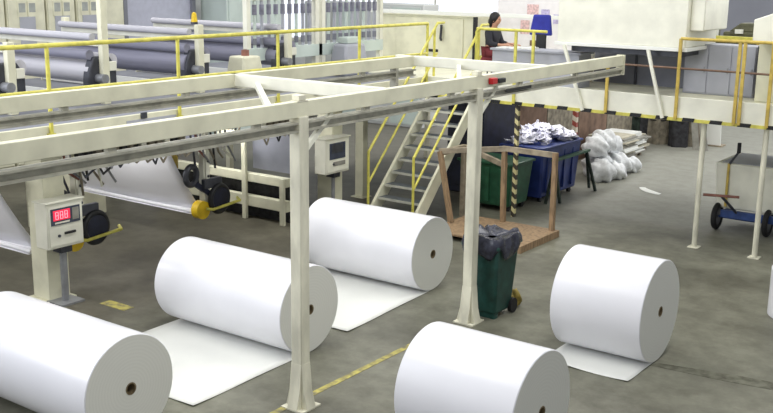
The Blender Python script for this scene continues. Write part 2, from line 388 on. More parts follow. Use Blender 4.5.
# ------------------------------------------------------------------ machine: columns with control boxes, unwinders, printing stations
def control_box(name, x, y0, y1, z0, z1, label, lit, pipe):
    t = thing(name, (x-.12, (y0+y1)/2, 0), label, 'control box')
    c = MB().box(x-.26, x, y0, y1, z0, z1).build('cabinet', 'creamw', t, bev=.015)
    w, h = y1-y0, z1-z0
    MB().box(x-.28, x+.03, y0-.02, y1+.02, z1, z1+.02).build('rain_lid', 'creamw', t, bev=.005)
    MB().box(x, x+.012, y0+.03, y1-.03, z0+.04, z1-.04).build('door', 'creamw', c, bev=.004)
    s = MB().box(x+.012, x+.02, y0+(.10 if lit else .14)*w, y0+(.90 if lit else .80)*w, z0+(.52 if lit else .42)*h, z0+.88*h).build('display_panel', 'lcd', t)
    if lit:
        MB().box(x+.02, x+.024, y0+.16*w, y0+.62*w, z0+.62*h, z0+.84*h).build('red_display', 'led', s)
        d = MB()
        for k in range(3):                       # blurred seven-segment figures
            yy = y0+(.22+.125*k)*w; zz = z0+.655*h; a, b, q = .07*w, .075*h, .012
            for (p0, p1) in (((0,0),(1,0)),((0,1),(1,1)),((0,2),(1,2)),((0,0),(0,1)),((1,0),(1,1)),((0,1),(0,2)),((1,1),(1,2))):
                d.bar((x+.026, yy+p0[0]*a, zz+p0[1]*b), (x+.026, yy+p1[0]*a, zz+p1[1]*b), q, .004)
        d.build('digits', 'digit', s)
        MB().box(x+.02, x+.026, y0+.68*w, y0+.86*w, z0+.58*h, z0+.84*h).build('keypad', 'cardgrey', s)
        MB().box(x+.02, x+.024, y0+.2*w, y0+.6*w, z0+.55*h, z0+.585*h).build('legend_strip', 'creamw', s)
    else:
        MB().box(x+.02, x+.024, y0+.22*w, y0+.7*w, z0+.60*h, z0+.84*h).build('dark_display', 'darkmetal', s)
        MB().box(x+.012, x+.018, y0+.3*w, y0+.8*w, z0+.22*h, z0+.34*h).build('label_plate', 'cardgrey', t)
    MB().tube((x+.01, y0+.30*w, z0+.28*h), (x+.03, y0+.30*w, z0+.28*h), .02).build('push_button', 'darkmetal', t)
    if lit: MB().box(x+.012, x+.03, y0+.45*w, y0+.75*w, z0+.29*h, z0+.34*h).build('slot', 'black', t)
    ym = y0+.55*w
    pp = MB().tube((x-.13, ym, .03), (x-.13, ym, z0), .05 if pipe else .035).build('pedestal_pipe', 'steel', t)
    MB().box(x-.22, x-.04, ym-.09, ym+.09, z0-.09, z0).build('mount_bracket', 'darkmetal', pp)
    MB().box(x-.30, x+.04, ym-.19, ym+.19, 0, .03).build('base_plate', 'steel', pp)
    return t
control_box('control_box', -11.24, 7.86, 8.44, .82, 1.45, 'white control box with red lit display on a pipe pedestal', True, True)
control_box('control_box', -11.30, 13.74, 14.42, .93, 1.57, 'pale grey control box with dark screen behind the nearer gantry post', False, False)

cols = [(8.2, .18, .34, 'wide cream machine column behind the red display control box'), 
        (14.35, .18, .3, 'cream machine column behind the dark screen control box'), (16.1, .1, .16, 'slim cream machine column left of the stairs')]
for y, a, b, l in cols:
    x = -12.75 if 11 < y < 12 else (-11.70 if y < 16 else -12.3)
    t = thing('machine_column', (x, y, 0), l, 'column')
    MB().box(x-a, x+a, y-b/2, y+b/2, .02, 2.13 if y<16 else 2.45).build('shaft', 'cream', t, bev=.01)
    MB().box(x-a-.06, x+a+.06, y-b/2-.06, y+b/2+.06, 0, .02).build('base_plate', 'cream', t)

def unwinder(yw, ya, label, web_label=None):
    t = thing('unwind_stand', (-13.4, yw, 0), label, 'machine unit')
    MB().box(-12.06, -11.94, ya-.06, ya+.06, .62, ZD-.05).build('arm_post', 'creamw', t, bev=.01)
    MB().box(-12.55, -12.38, ya-.35, ya-.2, 1.3, ZD-.05).build('yellow_column', 'ochre', t, bev=.01)
    MB().box(-11.94, -11.90, ya-.04, ya+.04, .95, 2.0).build('slide_rail', 'creamw', t, bev=.005)
    for z in (1.2, 1.45, 1.7): MB().tube((-11.90, ya, z), (-11.885, ya, z), .022).build('bolt', 'darkmetal', t)
    # handwheel, chuck and yellow guard bar in front of the post
    hw = MB().ring((-11.86, ya+.2, .80), (1, .1, 0), .22, .045).build('handwheel', 'black', t)
    MB().tube((-11.92, ya+.2, .80), (-11.82, ya+.2, .80), .19, 28).build('wheel_disc', 'navy', hw)
    MB().box(-11.94, -11.86, ya-.12, ya+.28, 1.0, 1.16).build('chuck_block', 'darkmetal', t, bev=.01)
    MB().tube((-12.0, ya-.16, .66), (-11.86, ya-.16, .66), .15, 24).build('chuck_cap', 'yellowplastic', t)
    MB().path([(-11.84, ya-.12, .68), (-11.78, ya-.02, .66), (-11.78, ya+.60, .71), (-11.9, ya+.66, .73)], .024).build('guard_bar', 'yellow', t)
    MB().ring((-11.98, ya-.30, 1.24), (1, .2, 0), .15, .05).build('brake_ring', 'darkmetal', t)
    MB().bar((-11.98, ya-.22, 1.1), (-11.92, ya+.1, .85), .1, .08).build('link_arm', 'navy', t)
    rh = random.Random(int(ya*10))
    for k in range(8):
        y0 = ya-.35+.11*k; z0 = 1.95-rh.uniform(0, .12)
        MB().path([(-11.96, y0, 2.1), (-11.88, y0+.02, z0-.25), (-11.9, y0+rh.uniform(.05, .25), z0-rh.uniform(.35, .6))], .018, 8).build('hose', ('darkmetal', 'rust', 'steel', 'tan', 'black', 'tan', 'creamw', 'steel')[k], t)
    for z in (1.80, 1.98):
        MB().tube((-15.3, yw-.55, z), (-12.1, yw-.55, z), .05, 16).build('guide_roller', 'steel', t)
    prof = [(yw-.66, 1.82), (yw-.60, 1.66), (yw-.44, 1.36), (yw-.26, 1.06), (yw-.10, .82), (yw, .68), (yw+.03, .62), (yw-.03, .585), (yw-.16, .58)]
    n = len(prof)-1
    def fn(u, v):
        k = min(int(u*n), n-1); f = u*n-k; a0, b0 = prof[k], prof[k+1]
        bulge = .10*math.sin(math.pi*u)*math.sin(math.pi*v)
        return (-15.2 + 3.16*v, a0[0]+(b0[0]-a0[0])*f-bulge, a0[1]+(b0[1]-a0[1])*f)
    MB().grid(fn, n*4, 14).build('paper_web', 'paper', t, solid=.004, angle=60)
    MB().tube((-15.25, yw-.12, .62), (-12.02, yw-.12, .62), .03, 16).build('turn_roller', 'paper', t)
    MB().box(-15.36, -15.2, yw-1.0, yw+.6, 0, 2.1).build('side_frame', 'cream', t, bev=.01)
    return t
unwinder(8.25, 8.92, 'leftmost unwind stand, white web cut by the left edge, yellow bar by the red display')
unwinder(11.36, 11.44, 'middle unwind stand with white paper web, dark handwheel and yellow guard bar')

t = thing('machine_base_frame', (-13.6, 13.4, 0), 'low cream frame of cross beams between the middle unwind stand and nearer gantry post', 'machine frame')
for z0, z1 in ((.70, .86), (.24, .44)):
    MB().box(-15.3, -11.86, 13.3, 13.44, z0, z1).build('cross_beam', 'cream', t, bev=.01)
for x in (-15.2, -12.85, -11.92):
    MB().box(x-.05, x+.05, 13.24, 13.30, .0, 1.5 if x == -12.85 else .86).build('upright', 'cream', t, bev=.006)
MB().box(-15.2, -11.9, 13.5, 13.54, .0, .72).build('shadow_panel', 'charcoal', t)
MB().box(-12.85, -11.9, 13.5, 13.56, .92, 1.72).build('rear_panel', 'paneldark', t)
MB().box(-13.5, -12.95, 13.24, 13.4, 1.42, 1.62).build('junction_box', 'cream', t, bev=.01)
for k in range(6):
    MB().tube((-13.45+.09*k, 13.3, 1.62), (-13.4+.10*k, 13.26, 1.86), .02).build('hose', ('rust', 'darkmetal', 'rust', 'steel', 'black', 'tan')[k], t)

# brackets, valves and hoses slung under the walkway edge
for j, (y0, l) in enumerate(((9.05, 'cluster of valves and hoses under the walkway above the leftmost yellow bar'), (10.0, 'cluster of valves and hoses under the walkway in front of the middle web'), (12.7, 'cluster of valves and hoses under the walkway beside the nearer gantry post'))):
    t = thing('valve_cluster', (-11.3, y0, 1.9), l, 'valves', 'valve clusters under the walkway')
    rv = random.Random(20+j)
    MB().box(-11.5, -11.44, y0-.55, y0+.55, 1.96, 2.14).build('mounting_bar', 'cream', t)
    for k in range(7):
        y = y0-.5+.15*k; h = rv.uniform(.12, .26)
        MB().box(-11.44, -11.34, y-.05, y+.05, 2.06-h, 2.08).build('valve', rv.choice(['tan', 'creamw', 'darkmetal', 'steel', 'tan', 'black']), t, bev=.008)
        MB().path([(-11.38, y, 2.07-h), (-11.34, y+.05, 1.94-h), (-11.36, y+rv.uniform(.08, .25), 1.98-h*.8)], .016, 8).build('hose', rv.choice(['black', 'darkmetal', 'steel', 'tan']), t)

def station(y, ztop, label, rr=.16, lw='roller', zc=3.05):
    t = thing('print_station', (-14, y, 0), label, 'machine unit')
    for x in (-12.5, -16.0):
        MB().box(x+.05, x+.15, y-.06, y+.06, ZD, ztop).build('side_post', 'cream', t, bev=.008)
        h = MB().prism([(y-.27, zc-.36), (y+.27, zc-.36), (y+.27, zc-.02), (y+.15, zc+.16), (y-.15, zc+.16), (y-.24, zc-.06)], 'x', x-.10, x+.05)
        h.build('bearing_housing', 'darkmetal', t, bev=.02)
    MB().tube((-15.9, y-.08, zc-.08), (-12.5, y-.08, zc-.08), rr, 32).build('print_roller', lw, t)
    MB().tube((-15.9, y-.18, zc+.19), (-12.5, y-.18, zc+.19), .075, 24).build('nip_roller', 'rollerd', t)
    MB().tube((-15.9, y+.22, zc+.08), (-12.5, y+.22, zc+.08), .11, 24).build('guide_roller', lw, t)
    MB().tube((-12.46, y-.08, zc-.16), (-12.28, y-.08, zc-.16), .07, 20).build('shaft_cap', 'steel', t)
    MB().box(-12.45, -12.38, y+.08, y+.22, zc-.06, zc+.08).build('dial_block', 'creamw', t, bev=.01)
    MB().box(-15.95, -12.45, y-.07, y+.07, 3.36, 3.45).build('tie_beam', 'creamw', t, bev=.008)
    MB().tube((-15.9, y-.12, 3.50), (-12.5, y-.12, 3.50), .055, 16).build('top_roller', 'roller', t)
    MB().box(-15.9, -12.5, y-.55, y-.50, 2.52, 2.72).build('doctor_tray', 'sheet', t)
    for x in (-12.56, -15.94): MB().box(x-.02, x+.02, y-.56, y+.02, 2.5, 2.56).build('tray_arm', 'cream', t)
    return t
station(8.25, 3.5, 'leftmost print station with black bearing housing at the left edge')
station(9.85, 4.3, 'print station with a tall cream post and grey rollers at left')
station(11.8, 3.62, 'print station with dark blue grey rollers, second from the tall post', .19, 'rollerd')
station(14.0, 3.4, 'print station behind the walkway, nearest the hanging hoses', .17, 'rollerd')
for i, (y, lab_) in enumerate(((14.3, 'pale rack of vertical hoses, left half, over the machine'), (16.4, 'pale rack of vertical hoses nearest the stairs, over the machine'))):
    t = thing('hose_rack', (-13, y, ZD), lab_, 'rack')
    x = -12.8
    for yy in (y-.95, y+.95): MB().box(x-.05, x+.05, yy-.05, yy+.05, ZD, 3.98).build('rack_post', 'creamw', t)
    MB().box(x-.05, x+.05, y-1, y+1, 3.98, 4.06).build('top_rail', 'creamw', t)
    MB().box(x-.06, x+.06, y-1, y+1, 2.9, 3.12).build('lower_box', 'teal', t)
    for k in range(9):
        yy = y-.75+k*.19
        h = MB().tube((x, yy, 3.12), (x, yy, 3.98), .032).build('hose', 'panelgrey' if k % 3 else 'teal', t)
        MB().tube((x+.0, yy, 3.18), (x, yy, 3.3), .042).build('fitting', 'paneldark', h)
        MB().tube((x, yy, 3.72), (x, yy, 3.9), .045).build('coupling', 'rollerd', h)

t = thing('warning_beacon', (-12.5, 11.8, 3.62), 'small yellow beacon on a post above the machine rollers', 'beacon')
MB().tube((-12.5, 11.8, 3.62), (-12.5, 11.8, 3.66), .06).build('base', 'darkmetal', t)
MB().tube((-12.5, 11.8, 3.66), (-12.5, 11.8, 3.78), .055, 16, .04).ball((-12.5, 11.8, 3.78), .04).build('lens', 'yellowplastic', t)
t = thing('valve_block', (-12.42, 12.9, ZD), 'cream drive housing with pink valve beside the walkway railing', 'machine housing')
MB().taper((-12.65, -12.2, 12.6, 13.2), (-12.6, -12.25, 12.68, 13.1), ZD, 3.05).build('housing', 'cream', t, bev=.03)
MB().tube((-12.42, 12.9, 3.05), (-12.42, 12.9, 3.15), .07).build('valve', 'rust', t)
t = thing('drive_unit', (-12.5, 16.0, 2.5), 'pale grey drive unit at the far end of the walkway', 'machine housing')
MB().taper((-12.7, -12.25, 15.5, 16.3), (-12.65, -12.3, 15.6, 16.2), 2.5, 3.12).build('housing', 'panelgrey', t, bev=.05)
MB().box(-12.6, -12.35, 15.7, 16.1, 3.12, 3.25).build('gearbox', 'teal', t, bev=.02)

# rear of hall on the left: cabinets against the wall
ys = [(11.6, 13.36), (13.36, 14.40), (14.40, 15.22), (15.22, 15.94), (15.94, 16.66)]
for i, (a, b) in enumerate(ys):
    t = thing('electrical_cabinet', (-20.4, (a+b)/2, 0), ['tall cream electrical cabinet cut by the left edge', 'cream cabinet with twin window, leftmost whole one', 'cream cabinet with twin window, middle one of three', 'cream cabinet with twin window, rightmost of three', 'plain cream cabinet without window beside the grey shutter'][i], 'cabinet')
    MB().box(-21.0, -20.1, a+.02, b-.02, 0, 4.8).build('body', 'cream', t, bev=.02)
    d = MB().box(-20.1, -20.07, a+.05, b-.05, .1, 4.7).build('door', 'cream', t, bev=.008)
    if 0 < i < 4:
        m = (a+b)/2
        for s in (-1, 1):
            f = MB().box(-20.07, -20.05, m+s*.13-.11, m+s*.13+.11, 3.42, 3.76).build('window_frame', 'cream', d)
            MB().box(-20.052, -20.045, m+s*.13-.08, m+s*.13+.08, 3.52, 3.72).build('viewing_glass', 'glassgrey', f)
        MB().box(-20.07, -20.05, m-.2, m+.2, 2.6, 3.42).build('vent_panel', 'panelgrey', d)
t = thing('roller_shutter', (-20.2, 17.8, 0), 'pale blue grey roller shutter beyond the machine', 'shutter')
MB().box(-20.4, -20.2, 16.75, 18.95, 0, 4.8).build('curtain', 'shutter', t)
for y in (16.72, 19.0): MB().box(-20.42, -20.12, y-.06, y+.06, 0, 4.8).build('guide_rail', 'paneldark', t)
t = thing('electrical_cabinet', (-19.8, 20.3, 0), 'wide pale green cabinet right of the grey shutter', 'cabinet')
MB().box(-20.3, -19.3, 19.4, 21.6, 0, 4.3).build('body', 'teal', t, bev=.03)
MB().box(-19.3, -19.27, 19.45, 20.45, .1, 4.2).build('door', 'teal', t, bev=.01)
MB().box(-19.3, -19.27, 20.5, 21.55, .1, 4.2).build('door', 'teal', t, bev=.01)
MB().box(-20.4, -19.2, 19.3, 21.7, 4.3, 4.36).build('top_cover', 'creamw', t)
t = thing('electrical_cabinet', (-17, 26, 0), 'pale cabinet row far behind the hose racks', 'cabinet')
MB().box(-21, -16.5, 24.5, 25.3, 0, 3.6).build('body', 'wall', t, bev=.03)
for k in range(4): MB().box(-20.9+1.1*k, -19.9+1.1*k, 24.46, 24.5, .1, 3.5).build('door', 'teal' if k % 2 else 'wall', t)

# cream enclosure at the head of the stairs
t = thing('machine_enclosure', (-12.9, 20.0, ZD), 'cream enclosure with white top beam and curved door handle beyond the stairs', 'enclosure')
MB().box(-14.4, -11.75, 19.5, 20.6, ZD, 3.56).build('body', 'cream', t, bev=.01)
d = MB().box(-13.9, -12.05, 19.47, 19.5, ZD+.05, 3.5).build('door', 'cream', t, bev=.006)
MB().path([(-12.62, 19.46, 3.02), (-12.60, 19.40, 3.06), (-12.58, 19.40, 3.3), (-12.62, 19.46, 3.34)], .028).build('handle', 'darkmetal', d)
MB().box(-12.95, -12.70, 19.455, 19.47, 2.74, 2.80).build('latch', 'black', d)
MB().box(-14.6, -9.6, 19.38, 19.5, 3.58, 3.66).build('top_beam', 'sheet', t, bev=.008)
MB().box(-11.75, -11.69, 19.4, 19.5, ZD, 3.56).build('door_seal', 'black', t)

# ------------------------------------------------------------------ on the platform
dk = thing('work_desk', (-8.85, 16.95, ZD), 'grey fronted desk with papers behind the yellow platform railing', 'desk')
MB().box(-9.72, -7.85, 16.68, 17.25, ZD+.60, ZD+.64).build('desk_top', 'panelgrey', dk, bev=.006)
MB().box(-9.68, -7.9, 16.72, 16.75, ZD, ZD+.60).build('front_panel', 'panelgrey', dk)
for x in (-9.68, -7.93): MB().box(x, x+.03, 16.75, 17.22, ZD, ZD+.60).build('side_panel', 'panelgrey', dk)
for k in range(3):
    x = -9.62+.26*k
    tag(MB().box(x, x+.21, 16.74+.02*k, 17.02+.02*k, ZD+.64, ZD+.655+.008*k).build('paper_stack', 'sheet'), ['white paper stack on the desk, nearest the seated person', 'white paper stack on the desk, middle one of three', 'white paper stack on the desk, farthest from the seated person'][k], 'paper', 'paper stacks on the platform desk')

ch = thing('office_chair', (-9.1, 17.55, ZD), 'blue high-backed office chair behind the desk', 'chair')
MB().taper((-9.36, -8.88, 17.52, 17.60), (-9.27, -8.92, 17.50, 17.58), ZD+.86, ZD+1.25).build('backrest', 'fabricblue', ch, bev=.03)
MB().box(-9.32, -8.90, 17.4, 17.82, ZD+.42, ZD+.50).build('seat', 'black', ch, bev=.03)
MB().box(-9.2, -9.0, 17.52, 17.58, ZD+.5, ZD+.9).build('back_support', 'black', ch, bev=.01)
MB().tube((-9.1, 17.62, ZD+.1), (-9.1, 17.62, ZD+.43), .03).build('column', 'darkmetal', ch)
for k in range(5):
    a = 2*math.pi*k/5; p = (-9.1+.26*math.cos(a), 17.62+.26*math.sin(a), ZD+.07)
    l = MB().bar((-9.1, 17.62, ZD+.11), p, .04, .03).build('base_arm', 'black', ch)
    MB().ball((p[0], p[1], ZD+.03), .03).build('castor', 'rubber', l)

t = thing('notice_board', (-10.6, 20.2, ZD), 'white notice board wall with pink and lilac prints behind the seated person', 'notice board')
MB().box(-11.6, -9.2, 20.2, 20.26, ZD, 4.6).build('board', 'notice', t)
for x, z, w_, h_, m in ((-11.0, 3.2, .22, .3, 'pinkprint'), (-10.85, 3.55, .28, .3, 'pinkprint'), (-10.5, 3.4, .2, .35, 'lilacprint'), (-10.55, 3.12, .12, .2, 'cardgrey'), (-10.2, 3.45, .2, .2, 'lilacprint'), (-10.75, 2.95, .3, .12, 'brown')):
    MB().box(x, x+w_, 20.19, 20.2, z, z+h_).build('print', m, t)
t = thing('storage_crate', (-8.3, 17.4, ZD), 'rust brown crate on the platform below the white box', 'crate')
MB().box(-8.62, -8.18, 17.32, 17.75, ZD, 3.05).build('body', 'rust', t, bev=.01)
MB().box(-8.64, -8.16, 17.30, 17.77, 2.78, 2.84).build('banding', 'darkmetal', t)
MB().box(-8.58, -8.22, 17.3, 17.32, 2.52, 2.72).build('opening', 'brown', t)

bx = thing('ventilation_box', (-7.0, 17.2, 2.15), 'large white sheet metal box on slanted struts above the platform', 'ventilation box')
MB().box(-8.24, -5.90, 16.5, 18.0, 3.34, 4.75).build('casing', 'creamw', bx, bev=.015)
MB().box(-5.90, -5.66, 16.62, 17.8, 3.62, 4.75).build('side_duct', 'creamw', bx, bev=.02)
MB().box(-8.28, -5.86, 16.46, 18.04, 3.28, 3.34).build('base_frame', 'sheet', bx, bev=.006)
MB().box(-8.0, -6.0, 16.6, 17.9, 3.18, 3.28).build('dark_gap_slab', 'darkmetal', bx)  # dark slab stands in for the unlit gap below the box
for a, b in ((-8.05, -7.62), (-6.50, -6.16)):
    MB().bar((a, 16.40, 3.29), (b, 16.38, 2.17), .05).build('strut', 'creamw', bx)
for a in (-8.2, -6.0): MB().bar((a, 17.95, 3.29), (a, 17.95, ZD), .06).build('rear_leg', 'creamw', bx)
t = thing('partition_screen', (-7.2, 18.2, ZD), 'slate grey partition screen below the white box', 'partition')
MB().box(-8.5, -6.35, 18.15, 18.2, ZD, 3.2).build('panel', 'paneldark', t)
for x in (-8.5, -7.4, -6.38): MB().box(x-.02, x+.02, 18.12, 18.22, ZD, 3.22).build('frame_post', 'darkmetal', t)
t = thing('panel_cabinet', (-5.6, 17.7, ZD), 'pale grey three door cabinet on the platform right of the white box', 'cabinet')
MB().box(-6.24, -5.02, 17.46, 17.95, ZD, 3.36).build('body', 'panelgrey', t, bev=.01)
for k in range(3):
    x = -6.22+.40*k
    d = MB().box(x+.005, x+.39, 17.44, 17.46, ZD+.03, 3.34).build('door', 'panelgrey', t, bev=.003)
    MB().box(x+.34, x+.36, 17.42, 17.44, 2.88, 2.98).build('handle', 'steel', d)
t = thing('machine_hood', (-4.2, 17.3, ZD), 'cream machine cabinet with wide upper hood at the right edge', 'machine housing')
MB().box(-4.86, -2.6, 17.0, 18.0, ZD, 3.48).build('body', 'cream', t, bev=.015)
MB().prism([(-4.86, 3.48), (-2.6, 3.48), (-2.6, 4.3), (-4.3, 4.05), (-4.86, 3.84)], 'y', 16.6, 18.1).build('hood', 'creamw', t, bev=.015)
MB().box(-4.90, -4.86, 17.1, 17.9, ZD+.05, 3.4).build('side_seal', 'black', t)

# beyond the platform, upper right
t = thing('guard_railing', (-6.4, 19.6, ZD), 'yellow double rail behind the three door grey cabinet at upper right', 'railing')
for x in (-6.75, -5.6): MB().box(x-.04, x+.04, 19.55, 19.65, ZD, 3.42).build('railing_post', 'ochre', t)
for z in (3.20, 3.36): MB().box(-6.8, -5.55, 19.5, 19.55, z-.04, z+.04).build('guard_bar', 'yellow', t, bev=.01)
MB().box(-6.7, -5.65, 19.57, 19.6, 3.0, 3.4).build('dark_mesh', 'olive', t)
t = thing('olive_machine', (-6.0, 20.4, ZD), 'dark olive machine beyond the yellow double rail at upper right', 'machine')
MB().box(-6.5, -5.4, 20.2, 20.8, ZD, 3.45).build('body', 'olive', t, bev=.04)
MB().taper((-6.4, -5.5, 20.25, 20.75), (-6.2, -5.7, 20.3, 20.7), 3.45, 3.62).build('hopper', 'olive', t, bev=.02)
MB().box(-6.25, -6.1, 20.15, 20.2, 3.42, 3.5).build('lamp', 'sheet', t)
t = thing('lattice_rack', (-6.85, 20.3, ZD), 'tall white lattice rack right of the ventilation box', 'rack')
for x in (-7.02, -6.84, -6.62): MB().box(x-.025, x+.025, 20.2, 20.25, ZD, 4.6).build('rack_upright', 'sheet', t)
for k in range(6): MB().box(-7.05, -6.6, 20.19, 20.24, 2.9+.32*k, 2.96+.32*k).build('rack_bar', 'sheet', t)
MB().box(-7.0, -6.64, 20.3, 20.5, ZD, 4.6).build('dark_back', 'olive', t)
MB().box(-7.08, -6.66, 20.12, 20.26, 3.36, 3.5).build('tray', 'sheet', t)
t = thing('far_stair_rail', (-11.5, 27, 0), 'yellow stair rails far behind the notice board', 'railing')
for k in (0, .5): MB().tube((-13.2+k, 27, 3.0), (-12.2+k, 27, 4.6), .04).build('rail', 'yellow', t)
for k in (0, .5): MB().tube((-13.2+k, 27, 0), (-13.2+k, 27, 3.02), .04).build('rail_post', 'yellow', t)

# ------------------------------------------------------------------ under and beyond the platform
t_bin = t = thing('wheelie_bin', (-6.500, 11.62, 0), 'dark green wheeled bin lined with a bin bag behind the farther gantry post', 'bin')
MB().taper((-6.730, -6.270, 11.38, 11.86), (-6.790, -6.210, 11.30, 11.94), .06, 1.0).build('bin_body', 'bingreen', t, bev=.04)
MB().box(-6.820, -6.180, 11.27, 11.97, .95, 1.0).build('rim', 'bingreen', t, bev=.012)
MB().tube((-6.770, 11.99, .97), (-6.230, 11.99, .97), .02).build('handle', 'bingreen', t)
for x in (-6.750, -6.250): MB().tube((x-.03, 11.86, .10), (x+.03, 11.86, .10), .10, 24).build('wheel', 'rubber', t)
MB().tube((-6.750, 11.86, .10), (-6.250, 11.86, .10), .02).build('axle', 'darkmetal', t)
MB().box(-6.710, -6.290, 11.40, 11.5, 0, .07).build('front_foot', 'bingreen', t)
rb = random.Random(3)
def bagf(u, v):
    a = 2*math.pi*v; sx = math.copysign(abs(math.cos(a))**.5, math.cos(a)); sy = math.copysign(abs(math.sin(a))**.5, math.sin(a))
    ph = math.sin(11*a+1)*.5+math.sin(7*a)*.5
    if u < .5: k = u/.5; s = .93-.75*(1-k)**1.5; z = 1.10+.05*ph*k-.06*(1-k)
    else: k = (u-.5)/.5; s = 1.03+.10*math.sin(k*3)+.05*ph; z = 1.10-.22*k-.06*k*math.sin(5*a+2)+.03*ph
    return (-6.500+.325*s*sx, 11.62+.35*s*sy, z)
MB().grid(bagf, 12, 64).build('bin_bag', 'bag', t, angle=60, solid=.006)
def lump(mb, c, r, s_, seed, nu=20, nv=14, amp=.14):
    rnd = random.Random(seed); fs = [(rnd.uniform(1, 4), rnd.uniform(1, 4), rnd.uniform(1, 4), rnd.uniform(0, 6)) for _ in range(5)]
    vs = []; c = V(c)
    for j in range(nv+1):
        th = math.pi*j/nv
        for i in range(nu):
            f = 2*math.pi*i/nu; d = V((math.sin(th)*math.cos(f), math.sin(th)*math.sin(f), math.cos(th)))
            k = 1+sum(amp*math.sin(a*d.x*2+b*d.y*2+e*d.z*2+g_) for a, b, e, g_ in fs)/2
            p = V((d.x*s_[0], d.y*s_[1], d.z*s_[2]))*r*k
            vs.append(V((c.x+p.x, c.y+p.y, max(c.z+p.z, c.z-r*s_[2]*.75))))
    return mb._add(vs, [(j*nu+i, (j+1)*nu+i, (j+1)*nu+(i+1) % nu, j*nu+(i+1) % nu) for j in range(nv) for i in range(nu)])
tag(lump(MB(), (-6.38, 11.9, .11), .11, (.8, .8, 1.2), 5).build('rubbish_bag', 'sackyellow', angle=60), 'small dull yellow bag on the floor behind the green wheeled bin', 'bag')

t_bin.scale = (.9, .92, 1.03); t_bin.location.x -= .01; t_bin.location.y -= .2
# open timber frame on a pallet
t = thing('timber_frame', (-8.8, 15.4, 0), 'open raw timber frame on a pallet base beside the green bin', 'timber frame')
MB().box(-9.5, -7.62, 14.3, 15.72, .09, .12).build('pallet_deck', 'wood', t)
for x in (-9.48, -8.6, -7.74): MB().box(x, x+.12, 14.3, 15.72, 0, .09).build('pallet_bearer', 'wood', t)
for a, b in (((-7.72, 15.62, .12), (-7.72, 15.62, 1.5)), ((-8.72, 15.65, .12), (-8.74, 15.65, 1.48)), ((-9.42, 15.0, .12), (-9.72, 15.05, 1.38)), ((-9.80, 16.0, .0), (-9.80, 16.0, 1.36))):
    MB().bar(a, b, .08).build('upright', 'woodgrey' if b[0] == -9.80 else 'wood', t)
for a, b in (((-7.70, 15.62, 1.46), (-8.78, 15.65, 1.46)), ((-8.70, 15.65, 1.46), (-9.75, 15.05, 1.38)), ((-9.80, 16.0, 1.33), (-8.72, 15.70, 1.14)), ((-9.80, 16.0, 1.33), (-9.72, 15.05, 1.34))):
    MB().bar(a, b, .07, .09).build('rail', 'woodgrey', t)

t = thing('waste_skip', (-9.72, 17.1, 0), 'green plastic waste skip under the platform beside the striped post', 'waste bin')
MB().taper((-10.22, -9.22, 16.72, 17.5), (-10.32, -9.14, 16.66, 17.56), .1, .95).build('skip_body', 'green', t, bev=.04)
MB().box(-10.35, -9.11, 16.63, 17.59, .92, .97).build('rim', 'green', t, bev=.015)
for x in (-10.1, -9.3):
    for y in (16.85, 17.4): MB().tube((x-.03, y, .06), (x+.03, y, .06), .06).build('castor', 'rubber', t)
for k in range(3): MB().box(-10.0+.3*k, -9.92+.3*k, 16.64, 16.72, .2, .85).build('rib', 'green', t)
t = thing('waste_skip', (-9.5, 18.7, 0), 'blue plastic waste skip heaped with white paper scrap', 'waste bin')
MB().taper((-9.98, -9.12, 17.85, 19.45), (-10.02, -9.06, 17.78, 19.52), .1, 1.12).build('skip_body', 'blue', t, bev=.04)
MB().box(-10.05, -9.03, 17.75, 19.55, 1.09, 1.14).build('rim', 'blue', t, bev=.015)
for x in (-9.9, -9.2):
    for y in (18.0, 19.3): MB().tube((x-.03, y, .06), (x+.03, y, .06), .06).build('castor', 'rubber', t)
for k in range(4): MB().box(-9.1, -9.06, 18.0+.38*k, 18.08+.38*k, .2, 1.0).build('rib', 'blue', t)
sp = MB(); rs = random.Random(11)
for k in range(46):
    c = V((rs.uniform(-9.9, -9.2), rs.uniform(17.95, 19.35), 1.13)); hgt = .34*(1-((c.x+9.55)/.45)**2*.6)*(1-abs(c.y-18.6)/1.3)
    lump(sp, c+V((0, 0, rs.uniform(.3, 1)*hgt)), rs.uniform(.07, .15), (1, 1, .7), k, 9, 7, .5)
tag(sp.build('paper_scrap', 'scrap', smooth=True, angle=25), 'heap of white paper scrap filling the blue skip', 'paper scrap', None, 'stuff')

t = thing('trestle_bench', (-8.94, 19.2, 0), 'dark green metal trestle right of the blue skip', 'trestle')
MB().bar((-8.99, 18.1, .86), (-8.99, 19.75, .86), .09, .05).build('top_bar', 'green', t)
for a, b in (((-8.99, 19.65, .84), (-8.76, 19.7, 0)), ((-8.99, 18.2, .84), (-8.82, 18.15, 0)), ((-8.99, 19.65, .84), (-9.02, 19.95, 0)), ((-8.99, 18.2, .84), (-9.02, 17.9, 0))):
    MB().bar(a, b, .05).build('leg', 'darkgreen', t)

t = thing('storage_partition', (-10.7, 22.8, 0), 'brown board partition behind the stored sacks under the platform', 'partition')
for k, m in enumerate(('brown', 'tan', 'brown', 'tan')):
    MB().box(-10.75, -10.68, 19.4+1.7*k, 21.05+1.7*k, 0, 2.1).build('board', m, t)
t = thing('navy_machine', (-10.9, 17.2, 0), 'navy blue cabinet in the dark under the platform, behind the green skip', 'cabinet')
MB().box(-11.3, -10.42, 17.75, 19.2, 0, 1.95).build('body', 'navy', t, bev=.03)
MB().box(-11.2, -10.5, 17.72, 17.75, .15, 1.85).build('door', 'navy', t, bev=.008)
MB().tube((-10.62, 17.70, .9), (-10.62, 17.70, 1.1), .015).build('handle', 'steel', t)

